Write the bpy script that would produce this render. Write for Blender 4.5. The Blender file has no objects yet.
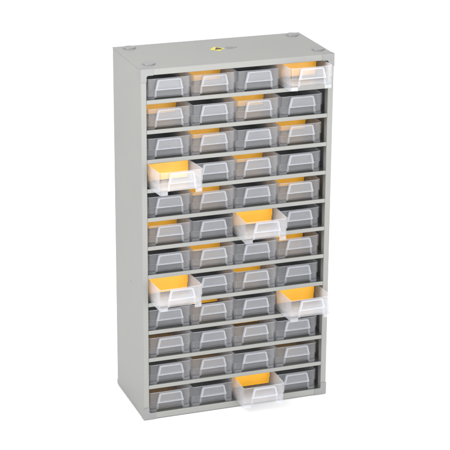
import bpy, bmesh, math, random
from mathutils import Vector, Matrix
random.seed(7)
S = 0.001
scene = bpy.context.scene
C = scene.collection

# ---------------------------------------------------------------- materials
def new_mat(name):
    m = bpy.data.materials.new(name); m.use_nodes = True
    nt = m.node_tree; nt.nodes.clear()
    out = nt.nodes.new('ShaderNodeOutputMaterial')
    return m, nt, out

def paint(name, col, rough=0.42, bump=0.06, scale=900.0, var=0.04, spec=0.5):
    m, nt, out = new_mat(name)
    b = nt.nodes.new('ShaderNodeBsdfPrincipled')
    b.inputs['Roughness'].default_value = rough
    b.inputs['Specular IOR Level'].default_value = spec
    tc = nt.nodes.new('ShaderNodeTexCoord')
    n1 = nt.nodes.new('ShaderNodeTexNoise'); n1.inputs['Scale'].default_value = scale; n1.inputs['Detail'].default_value = 3
    n2 = nt.nodes.new('ShaderNodeTexNoise'); n2.inputs['Scale'].default_value = 14; n2.inputs['Detail'].default_value = 5
    nt.links.new(tc.outputs['Object'], n1.inputs['Vector']); nt.links.new(tc.outputs['Object'], n2.inputs['Vector'])
    r = nt.nodes.new('ShaderNodeValToRGB')
    lo = [c * (1 - var) for c in col]; hi = [min(1, c * (1 + var)) for c in col]
    r.color_ramp.elements[0].position = 0.3; r.color_ramp.elements[0].color = (*lo, 1)
    r.color_ramp.elements[1].position = 0.7; r.color_ramp.elements[1].color = (*hi, 1)
    mx = nt.nodes.new('ShaderNodeMath'); mx.operation = 'ADD'
    m1 = nt.nodes.new('ShaderNodeMath'); m1.operation = 'MULTIPLY'; m1.inputs[1].default_value = 0.5
    m2 = nt.nodes.new('ShaderNodeMath'); m2.operation = 'MULTIPLY'; m2.inputs[1].default_value = 0.5
    nt.links.new(n1.outputs['Fac'], m1.inputs[0]); nt.links.new(n2.outputs['Fac'], m2.inputs[0])
    nt.links.new(m1.outputs[0], mx.inputs[0]); nt.links.new(m2.outputs[0], mx.inputs[1])
    nt.links.new(mx.outputs[0], r.inputs['Fac']); nt.links.new(r.outputs['Color'], b.inputs['Base Color'])
    bp = nt.nodes.new('ShaderNodeBump'); bp.inputs['Strength'].default_value = bump; bp.inputs['Distance'].default_value = 0.0004
    nt.links.new(n1.outputs['Fac'], bp.inputs['Height']); nt.links.new(bp.outputs['Normal'], b.inputs['Normal'])
    nt.links.new(b.outputs['BSDF'], out.inputs['Surface'])
    return m

def milky(name, fac, col=(0.83, 0.85, 0.895), tint=(0.985, 0.988, 0.995), rough=0.25, var=0.12):
    """translucent polypropylene: part of the light goes straight through, part is scattered"""
    m, nt, out = new_mat(name)
    tr = nt.nodes.new('ShaderNodeBsdfTransparent'); tr.inputs['Color'].default_value = (*tint, 1)
    df = nt.nodes.new('ShaderNodeBsdfDiffuse'); df.inputs['Color'].default_value = (*col, 1)
    tl = nt.nodes.new('ShaderNodeBsdfTranslucent'); tl.inputs['Color'].default_value = (*col, 1)
    sc = nt.nodes.new('ShaderNodeMixShader'); sc.inputs[0].default_value = 0.62
    nt.links.new(df.outputs[0], sc.inputs[1]); nt.links.new(tl.outputs[0], sc.inputs[2])
    tc = nt.nodes.new('ShaderNodeTexCoord')
    nz = nt.nodes.new('ShaderNodeTexNoise'); nz.inputs['Scale'].default_value = 55; nz.inputs['Detail'].default_value = 4
    nt.links.new(tc.outputs['Object'], nz.inputs['Vector'])
    mr = nt.nodes.new('ShaderNodeMapRange')
    mr.inputs['From Min'].default_value = 0.3; mr.inputs['From Max'].default_value = 0.7
    mr.inputs['To Min'].default_value = fac * (1 - var); mr.inputs['To Max'].default_value = min(1, fac * (1 + var))
    nt.links.new(nz.outputs['Fac'], mr.inputs['Value'])
    mix = nt.nodes.new('ShaderNodeMixShader')
    nt.links.new(mr.outputs[0], mix.inputs[0]); nt.links.new(tr.outputs[0], mix.inputs[1]); nt.links.new(sc.outputs[0], mix.inputs[2])
    gl = nt.nodes.new('ShaderNodeBsdfGlossy'); gl.inputs['Roughness'].default_value = rough
    # Schlick reflectance, the same from both sides of the thin wall
    lw = nt.nodes.new('ShaderNodeLayerWeight'); lw.inputs['Blend'].default_value = 0.5
    pw = nt.nodes.new('ShaderNodeMath'); pw.operation = 'POWER'; pw.inputs[1].default_value = 5
    fr = nt.nodes.new('ShaderNodeMath'); fr.operation = 'MULTIPLY_ADD'; fr.inputs[1].default_value = 0.6; fr.inputs[2].default_value = 0.035
    nt.links.new(lw.outputs['Facing'], pw.inputs[0]); nt.links.new(pw.outputs[0], fr.inputs[0])
    m2 = nt.nodes.new('ShaderNodeMixShader')
    nt.links.new(fr.outputs[0], m2.inputs[0]); nt.links.new(mix.outputs[0], m2.inputs[1]); nt.links.new(gl.outputs[0], m2.inputs[2])
    nt.links.new(m2.outputs[0], out.inputs['Surface'])
    return m

M = {}
M['steel'] = paint('grey_painted_steel', (0.217, 0.2185, 0.2075))
M['bracket'] = paint('grey_corner_plastic', (0.186, 0.188, 0.186), rough=0.35, bump=0.02)
M['foot'] = paint('grey_foot_plastic', (0.192, 0.192, 0.193), rough=0.3, bump=0.02)
M['pp'] = milky('milky_polypropylene', 0.08)
M['frost'] = milky('frosted_polypropylene', 0.38, col=(0.80, 0.80, 0.82))
M['ppedge'] = milky('polypropylene_edge', 0.45, var=0.05)
M['frame'] = milky('polypropylene_thick_frame', 0.40, var=0.05)
M['leg'] = milky('polypropylene_rib', 0.13)
M['foot_pp'] = milky('polypropylene_runner', 0.30)
M['window'] = milky('polypropylene_label_window', 0.12)
M['yellow'] = paint('yellow_divider_plastic', (0.93, 0.44, 0.02), rough=0.35, bump=0.03, scale=400, var=0.03)
M['sticker'] = paint('yellow_sticker', (0.52, 0.45, 0.03), rough=0.4, bump=0.0)
M['ink'] = paint('black_ink', (0.02, 0.02, 0.015), rough=0.5, bump=0.0)
M['greyink'] = paint('grey_ink', (0.13, 0.13, 0.13), rough=0.5, bump=0.0)
M['ground'] = paint('white_studio_sweep', (0.90, 0.90, 0.90), rough=0.8, bump=0.0, var=0.01, spec=0.1)

# ---------------------------------------------------------------- mesh helpers (all sizes in millimetres)
def link(name, bm, mats, parent=None, smooth=True, bevel=0.0, seg=2):
    bmesh.ops.recalc_face_normals(bm, faces=bm.faces)
    me = bpy.data.meshes.new(name); bm.to_mesh(me); bm.free()
    me.transform(Matrix.Scale(S, 4))
    for m in (mats if isinstance(mats, (list, tuple)) else [mats]): me.materials.append(m)
    o = bpy.data.objects.new(name, me); C.objects.link(o)
    if parent: o.parent = parent
    if bevel:
        b = o.modifiers.new('bevel', 'BEVEL'); b.width = bevel * S; b.segments = seg; b.limit_method = 'ANGLE'
        b.angle_limit = math.radians(40)
    if smooth:
        for p in me.polygons: p.use_smooth = True
        w = o.modifiers.new('wn', 'WEIGHTED_NORMAL'); w.keep_sharp = True
        me.set_sharp_from_angle(angle=math.radians(35))
    return o

def prism(bm, pts, axis, a, b, mi=0):
    """extrude a closed polygon along an axis; pts are the two other coordinates in x,y,z order"""
    def P(p, t):
        if axis == 'x': return (t, p[0], p[1])
        if axis == 'y': return (p[0], t, p[1])
        return (p[0], p[1], t)
    v0 = [bm.verts.new(P(p, a)) for p in pts]; v1 = [bm.verts.new(P(p, b)) for p in pts]
    n = len(pts); fs = []
    for i in range(n):
        fs.append(bm.faces.new((v0[i], v0[(i + 1) % n], v1[(i + 1) % n], v1[i])))
    fs.append(bm.faces.new(v0[::-1])); fs.append(bm.faces.new(v1))
    for f in fs: f.material_index = mi
    return fs

def box(bm, x0, x1, y0, y1, z0, z1, mi=0):
    return prism(bm, [(x0, y0), (x1, y0), (x1, y1), (x0, y1)], 'z', z0, z1, mi)

def rrect(x0, x1, y0, y1, r, n=5, rb=None):
    rb = r if rb is None else rb
    pts = []
    for cx, cy, a0, rr in ((x0 + r, y0 + r, 180, r), (x1 - r, y0 + r, 270, r), (x1 - rb, y1 - rb, 0, rb), (x0 + rb, y1 - rb, 90, rb)):
        for i in range(n + 1):
            a = math.radians(a0 + 90 * i / n); pts.append((cx + rr * math.cos(a), cy + rr * math.sin(a)))
    return pts

def empty(name, loc, label=None, cat=None, group=None):
    o = bpy.data.objects.new(name, None); C.objects.link(o)
    o.location = [c * S for c in loc]; o.empty_display_size = 0.02
    if label: o['label'] = label
    if cat: o['category'] = cat
    if group: o['group'] = group
    return o

# ---------------------------------------------------------------- the cabinet
W, D, H = 300.5, 142.0, 552.0
FL = 8.6           # width of the front flange of the sides
PITCH = 45.02
def shelf_z(k): return H - 4.5 - PITCH * k      # middle of the front lip of shelf k

cab = empty('parts_cabinet', (0, 0, 0), 'tall light grey steel small parts cabinet with four columns and twelve rows of drawers', 'cabinet')

T = 1.4
for side in (0, 1):
    pr = [(0, 0), (FL, 0), (FL, 12), (FL - T, 12), (FL - T, T), (T, T), (T, D - T), (0, D - T)]
    if side: pr = [(W - x, y) for x, y in pr]
    bm = bmesh.new(); prism(bm, pr, 'z', 0.6, H - 1.6)
    # shallow dimples left by the shelf welds
    o = link('side_panel', bm, M['steel'], cab, bevel=0.7)
def hole_plug(parent, y, z):
    bm = bmesh.new()
    n = 16
    prism(bm, [(y + 1.6 * math.cos(2 * math.pi * i / n), z + 1.6 * math.sin(2 * math.pi * i / n)) for i in range(n)], 'x', -0.35, 0.3)
    link('rivet', bm, M['steel'], parent, bevel=0.25)
sidep = [o for o in cab.children if o.name.startswith('side_panel')]
hole_plug(sidep[0], 78, 405); hole_plug(sidep[0], 62, 206)

# top: folded over the sides with a turned-down front lip
bm = bmesh.new()
prism(bm, [(-0.5, H - 9.2), (0.9, H - 9.2), (0.9, H - 1.5), (D - 0.2, H - 1.5), (D - 0.2, H), (-0.5, H)], 'x', -0.3, W + 0.3)
link('top_panel', bm, M['steel'], cab, bevel=0.72, seg=3)
# bottom
bm = bmesh.new()
prism(bm, [(-0.5, 0), (D - 0.2, 0), (D - 0.2, 8.5), (D - 1.6, 8.5), (D - 1.6, 4.1), (0.9, 4.1), (0.9, 9.5), (-0.5, 9.5)], 'x', -0.3, W + 0.3)
link('bottom_panel', bm, M['steel'], cab, bevel=0.65, seg=3)
bm = bmesh.new(); box(bm, T, W - T, D - T - 0.1, D - 0.5, 4.5, H - 1.7)
link('back_panel', bm, M['steel'], cab)

for k in range(1, 12):
    z = shelf_z(k)
    bm = bmesh.new()
    prism(bm, [(0.3, z - 3.1), (1.6, z - 3.1), (1.6, z - 3.1), (11, z - 3.1), (11, z - 1.9), (1.6, z - 1.9), (1.6, z + 3.1), (0.3, z + 3.1)], 'x', FL + 0.05, W - FL - 0.05)
    link('shelf', bm, M['steel'], cab, bevel=0.6, seg=3)
    o = cab.children[-1]
    bm = bmesh.new()
    bm.from_mesh(bpy.data.meshes[o.data.name]); 
    bm.transform(Matrix.Scale(1000, 4))
    box(bm, T + 0.1, W - T - 0.1, 12.1, D - T - 0.3, z - 3.1, z - 1.92)
    box(bm, FL + 0.3, W - FL - 0.3, 10.9, 12.15, z - 3.05, z - 1.95)
    bm.transform(Matrix.Scale(S, 4)); bm.to_mesh(o.data); bm.free()

# plastic corner brackets: an L on the front wrapped round the outside faces
for sx in (0, 1):
    for sz in (0, 1):
        bm = bmesh.new()
        q = 0.5
        def X(x): return W - x if sx else x
        def Z(z): return H - z if sz else z
        leg, leg2, wf, wt = 19.0, 19.0, FL + 0.1, 9.6
        L = [(-q, -q), (leg, -q), (leg, wt), (wf + 2.0, wt), (wf, wt + 2.0), (wf, leg2), (-q, leg2)]
        prism(bm, [(X(a), Z(b)) for a, b in L], 'y', -1.0, -0.5)
        # skirts on the side and on the top/bottom
        prism(bm, [(-0.55, Z(-q)), (9, Z(-q)), (9, Z(leg2 - 6)), (-0.55, Z(leg2))], 'x', X(-q), X(-0.02))
        prism(bm, [(X(-0.01), -0.55), (X(leg), -0.55), (X(leg - 6), 9), (X(-0.01), 9)], 'z', Z(-q), Z(-0.02))
        link('corner_bracket', bm, M['bracket'], cab, bevel=0.35)

for x, y in ((21, 28), (22, 127), (287, 30), (284, 127)):
    for top in (1, 0):
        bm = bmesh.new(); n = 40
        zb, zt = (H + 0.0, H + 2.2) if top else (-1.4, 0.0)
        prev = None
        prof = [(9.6, 0), (9.4, 0.6), (8.9, 0.9), (8.2, 1.0), (7.2, 0.8 if top else 0.9), (0, 0.78)]
        rings = []
        for r, t in prof:
            zz = zb + (zt - zb) * t if top else zt + (zb - zt) * t
            rings.append([bm.verts.new((x + max(r, 0.01) * math.cos(2 * math.pi * i / n), y + max(r, 0.01) * math.sin(2 * math.pi * i / n), zz)) for i in range(n)])
        for a, b in zip(rings, rings[1:]):
            for i in range(n): bm.faces.new((a[i], a[(i + 1) % n], b[(i + 1) % n], b[i]))
        bm.faces.new(rings[0]); bm.faces.new(rings[-1])
        link('stacking_foot', bm, M['foot'], cab)

# warning sticker on the top
bm = bmesh.new()
cx, cy, r = 145, 81, 12.0
prism(bm, [(cx - r, cy), (cx, cy - r * 1.05), (cx + r, cy), (cx, cy + r * 1.05)], 'z', H + 0.01, H + 0.18)
st = link('warning_sticker', bm, M['sticker'], cab, smooth=False)
bm = bmesh.new()
tri = [(cx - 5.2, cy - 4.6), (cx + 7.6, cy - 4.0), (cx + 6.2, cy + 3.0), (cx + 1.0, cy + 8.6)]
prism(bm, tri, 'z', H + 0.19, H + 0.25)
link('symbol', bm, M['ink'], st, smooth=False)
bm = bmesh.new()
for j, (x0, x1) in enumerate(((159, 172), (159, 178), (159, 176), (159, 169))):
    x = x0; y = 86 - j * 3.6
    while x < x1:
        w = random.uniform(1.2, 3.2)
        box(bm, x, min(x + w, x1), y, y + 1.9, H + 0.01, H + 0.1); x += w + 0.7
link('printed_text', bm, M['greyink'], cab, smooth=False)

# ---------------------------------------------------------------- drawers
DW, DL, DH = 67.9, 124.0, 34.2
STEP = 18.3
def loft(bm, rings, mis, closed_top=False):
    R = [[bm.verts.new((x, y, z)) for x, y in pts] for pts, z in rings]
    n = len(R[0])
    for (a, b), mi in zip(zip(R, R[1:]), mis):
        for i in range(n):
            f = bm.faces.new((a[i], a[(i + 1) % n], b[(i + 1) % n], b[i])); f.material_index = mi
    f = bm.faces.new(R[0][::-1]); f.material_index = 0
    f = bm.faces.new(R[-1]); f.material_index = 0

def make_drawer(name, divider):
    root = empty(name, (0, 0, 0))
    h = DW / 2; t = 1.5
    bm = bmesh.new()
    O = lambda d, z: (rrect(-h + d, h - d, d, DL - d, 4.0, 6, 2.5), z)
    I = lambda d, z: (rrect(-h + d, h - d, d, DL - d, 2.6, 6, 1.4), z)
    loft(bm, [O(1.6, 5.4), O(0.95, 6.2), O(0.75, STEP - 0.6), O(0.05, STEP + 0.2), O(0, DH - 0.5), O(0.25, DH), I(t - 0.25, DH), I(t, DH - 0.4),
              I(t + 0.1, STEP + 0.8), I(t + 0.8, STEP), I(t + 1.0, 7.8), I(t + 2.2, 6.9)],
         [0, 0, 1, 0, 1, 1, 1, 0, 0, 0, 0])
    # runners under the floor: an L round each front corner that runs on along the side
    for s in (-1, 1):
        L = [(h - 2.2, 1.2)]
        ox = h - 1.0
        pts = [(ox - 11.5, 1.0), (ox - 3.4, 1.0)]
        for i in range(1, 6):
            a = math.radians(-90 + 90 * i / 6); pts.append((ox - 3.4 + 3.4 * math.cos(a), 4.4 + 3.4 * math.sin(a)))
        pts += [(ox, 4.4), (ox, DL - 6), (ox - 1.5, DL - 6), (ox - 1.5, 2.9), (ox - 11.5, 2.5)]
        prism(bm, [(s * x, y) for x, y in pts], 'z', 0.0, 5.38, 3)
    # polished front, grained sides, back and floor
    bm.normal_update()
    for f in bm.faces:
        if f.material_index == 0 and f.calc_center_median().y > 2.9: f.material_index = 2
    link('bin', bm, [M['pp'], M['ppedge'], M['frost'], M['foot_pp']], root, bevel=0)
    # label frame: raised trapezoid rim standing proud of the front
    def trap(zb, zt, wb, wt, r):
        """closed outline, rounded top corners"""
        pts = [(-wb, zb), (wb, zb)]
        for k in range(6):
            a = math.radians(90 * k / 5); pts.append((wt - r + r * math.cos(a), zt - r + r * math.sin(a)))
        for k in range(6):
            a = math.radians(90 + 90 * k / 5); pts.append((-wt + r + r * math.cos(a), zt - r + r * math.sin(a)))
        return pts
    outer = trap(STEP - 0.8, DH - 0.9, 21.2, 18.2, 2.6)
    inner = trap(STEP + 0.6, DH - 2.8, 18.4, 15.8, 1.2)
    bm = bmesh.new()
    yf, yb = -4.0, 0.0
    rings = [[bm.verts.new((x, y, z)) for x, z in p] for p, y in ((outer, yb), (outer, yf), (inner, yf), (inner, yf + 1.8))]
    n = len(outer)
    for a, b in zip(rings, rings[1:]):
        for i in range(n): bm.faces.new((a[i], a[(i + 1) % n], b[(i + 1) % n], b[i]))
    a, b = rings[3], [bm.verts.new((x, yb, z)) for x, z in trap(STEP + 0.6, DH - 2.8, 18.4, 15.8, 1.2)]
    for i in range(n): bm.faces.new((a[i], a[(i + 1) % n], b[(i + 1) % n], b[i]))
    a, b = b, rings[0]
    for i in range(n): bm.faces.new((a[i], a[(i + 1) % n], b[(i + 1) % n], b[i]))
    # the two legs of the frame running down to the foot of the front
    for s in (-1, 1):
        prism(bm, [(s * 18.2, STEP - 0.9), (s * 21.2, STEP - 0.9), (s * 22.4, 6.1), (s * 19.1, 6.1)], 'y', -1.2, 0.55, 1)
    fr = link('label_frame', bm, [M['frame'], M['leg']], root, bevel=0.25)
    bm = bmesh.new()
    prism(bm, trap(STEP + 0.75, DH - 2.95, 18.2, 15.6, 1.1), 'y', -2.4, -1.5)
    link('label_window', bm, M['window'], root)
    if divider:
        bm = bmesh.new()
        pts = [(-h + 3.2, 8.0), (h - 3.2, 8.0), (h - 2.6, STEP), (h - 1.9, STEP + 1), (h - 1.8, DH - 0.6), (-h + 1.8, DH - 0.6), (-h + 1.9, STEP + 1), (-h + 2.6, STEP)]
        prism(bm, pts, 'y', 62.0, 63.6)
        link('divider', bm, M['yellow'], root, bevel=0.3)
    return root

def dup(root):
    r = root.copy(); C.objects.link(r)
    for ch in list(root.children):
        c = ch.copy(); C.objects.link(c); c.parent = r
    return r

OPEN = {(1, 4): 26, (4, 1): 44, (6, 3): 35, (8, 1): 42, (9, 4): 39, (12, 3): 33}
OPEN_LABEL = {
    (1, 4): 'pulled-out clear drawer with yellow divider in the top right corner of the cabinet',
    (4, 1): 'pulled-out clear drawer with yellow divider, upper one of two open in the left column',
    (6, 3): 'pulled-out clear drawer with yellow divider halfway up the cabinet, in the third column',
    (8, 1): 'pulled-out clear drawer with yellow divider, lower one of two open in the left column',
    (9, 4): 'pulled-out clear drawer with yellow divider sticking out past the right edge, low down',
    (12, 3): 'pulled-out clear drawer with yellow divider hanging over the bottom edge of the cabinet',
}
ROW = ['top row', 'second row from top', 'third row from top', 'fourth row from top', 'fifth row from top', 'sixth row from top',
       'sixth row from bottom', 'fifth row from bottom', 'fourth row from bottom', 'third row from bottom', 'second row from bottom', 'bottom row']
COL = ['left column', 'second column from left', 'third column from left', 'right column']
SHIFT = {(1, 4): (2.4, 0, 6.2), (4, 1): (2.6, 1.3, None), (6, 3): (-0.2, -0.2, 4.4), (8, 1): (2.4, 1.4, 6.4), (9, 4): (4.4, 1.2, 6.0), (12, 3): (0.6, -0.3, 4.6)}
LIP = 5.1
protoY = protoN = None
X0, DP = 11.0, 69.35
for r in range(1, 13):
    zf = shelf_z(r) - 1.85 if r < 12 else 4.2
    for c in range(1, 5):
        yel = (r + c) % 2 == 1
        if yel:
            if protoY is None: protoY = o = make_drawer('drawer', True)
            else: o = dup(protoY)
        else:
            if protoN is None: protoN = o = make_drawer('drawer', False)
            else: o = dup(protoN)
        ext = OPEN.get((r, c))
        jx = random.uniform(-0.35, 0.35); jy = random.uniform(-0.7, 0.9)
        y = 7.6 + jy if ext is None else -ext
        o.location = ((X0 + (c - 1) * DP + DW / 2 + jx) * S, y * S, (zf + 0.12) * S)
        o.rotation_euler = (0, 0, math.radians(random.uniform(-0.45, 0.45)))
        if ext:          # rides on the raised lip of the shelf, its back end still down on the deck
            dx, yaw, rise = SHIFT[(r, c)]
            if rise is None:
                rise = LIP * DL / (DL - ext); tilt = -math.atan(LIP / (DL - ext))
            else: tilt = math.atan((LIP - rise) / ext)
            o.location.x += dx * S; o.location.z += rise * S
            o.rotation_euler = (tilt, 0, math.radians(yaw))
        if (r, c) in ((4, 2), (8, 2)): o.location.x += 0.9 * S
        for ch in o.children:
            if ch.name.startswith('divider'):
                ch.location.y = (random.uniform(-3, 3) + (12 if r >= 10 and not ext else 0) + (4 if r in (8, 9) and not ext else 0)) * S
                ch.rotation_euler.z = math.radians(random.uniform(-0.5, 0.5))
        o['category'] = 'drawer'
        if ext:
            o['label'] = OPEN_LABEL[(r, c)]; o['group'] = 'pulled-out drawers of the cabinet'
        elif yel:
            o['label'] = 'closed clear drawer with yellow divider, %s, %s' % (ROW[r - 1], COL[c - 1]); o['group'] = 'closed drawers with a yellow divider'
        else:
            o['label'] = 'closed clear drawer without yellow, %s, %s' % (ROW[r - 1], COL[c - 1]); o['group'] = 'closed drawers without a divider'

# ---------------------------------------------------------------- ground
bm = bmesh.new()
vs = [bm.verts.new(p) for p in ((-30000, -15000, -1.5), (30000, -15000, -1.5), (30000, 45000, -1.5), (-30000, 45000, -1.5))]
bm.faces.new(vs)
g = link('ground', bm, M['ground'], None, smooth=False)
g['kind'] = 'structure'

# ---------------------------------------------------------------- light
w = bpy.data.worlds.new('World'); scene.world = w; w.use_nodes = True
wt = w.node_tree
bg = wt.nodes['Background']; bg.inputs[1].default_value = 0.85
# white light tent: brighter overhead than at the sides
g_ = wt.nodes.new('ShaderNodeTexCoord'); sp = wt.nodes.new('ShaderNodeSeparateXYZ'); mr = wt.nodes.new('ShaderNodeMapRange')
wt.links.new(g_.outputs['Generated'], sp.inputs[0]); wt.links.new(sp.outputs['Z'], mr.inputs['Value'])
mr.inputs['From Min'].default_value = 0.0; mr.inputs['From Max'].default_value = 1.0
mr.inputs['To Min'].default_value = 0.8; mr.inputs['To Max'].default_value = 2.1
wt.links.new(mr.outputs[0], bg.inputs[0])
def area(name, loc, tgt, size, power, col=(1, 1, 1)):
    l = bpy.data.lights.new(name, 'AREA'); l.shape = 'RECTANGLE'; l.size, l.size_y = size; l.energy = power; l.color = col
    o = bpy.data.objects.new(name, l); C.objects.link(o); o.location = loc
    o.rotation_euler = (Vector(tgt) - Vector(loc)).to_track_quat('-Z', 'Y').to_euler()
    return o
area('softbox_key', (-0.62, -0.35, 1.15), (0.08, 0.05, 0.50), (0.6, 0.6), 8.5)
area('softbox_front', (0.35, -2.3, 0.45), (0.15, 0.0, 0.3), (1.4, 0.7), 43)

# ---------------------------------------------------------------- camera (solved from the corners of the cabinet)
cd = bpy.data.cameras.new('camera'); cam = bpy.data.objects.new('camera', cd); C.objects.link(cam); scene.camera = cam
yaw, pitch, roll = 0.3464, -0.3416, 0.006
fwd = Vector((math.sin(yaw) * math.cos(pitch), math.cos(yaw) * math.cos(pitch), math.sin(pitch)))
right = Vector((math.cos(yaw), -math.sin(yaw), 0)); up = right.cross(fwd)
r2 = right * math.cos(roll) + up * math.sin(roll); u2 = -right * math.sin(roll) + up * math.cos(roll)
m = Matrix((r2, u2, -fwd)).transposed().to_4x4(); m.translation = Vector((-0.7541, -2.4492, 1.2274))
cam.matrix_world = m
cd.sensor_width = 36; cd.lens = 36 * 1843.4 / 450; cd.clip_start = 0.05; cd.clip_end = 200

scene.render.engine = 'CYCLES'
scene.cycles.transparent_max_bounces = 64
scene.cycles.max_bounces = 14
scene.cycles.transmission_bounces = 8
scene.cycles.diffuse_bounces = 6
vs_ = scene.view_settings
vs_.view_transform = 'Standard'; vs_.look = 'None'; vs_.exposure = 0; vs_.gamma = 1
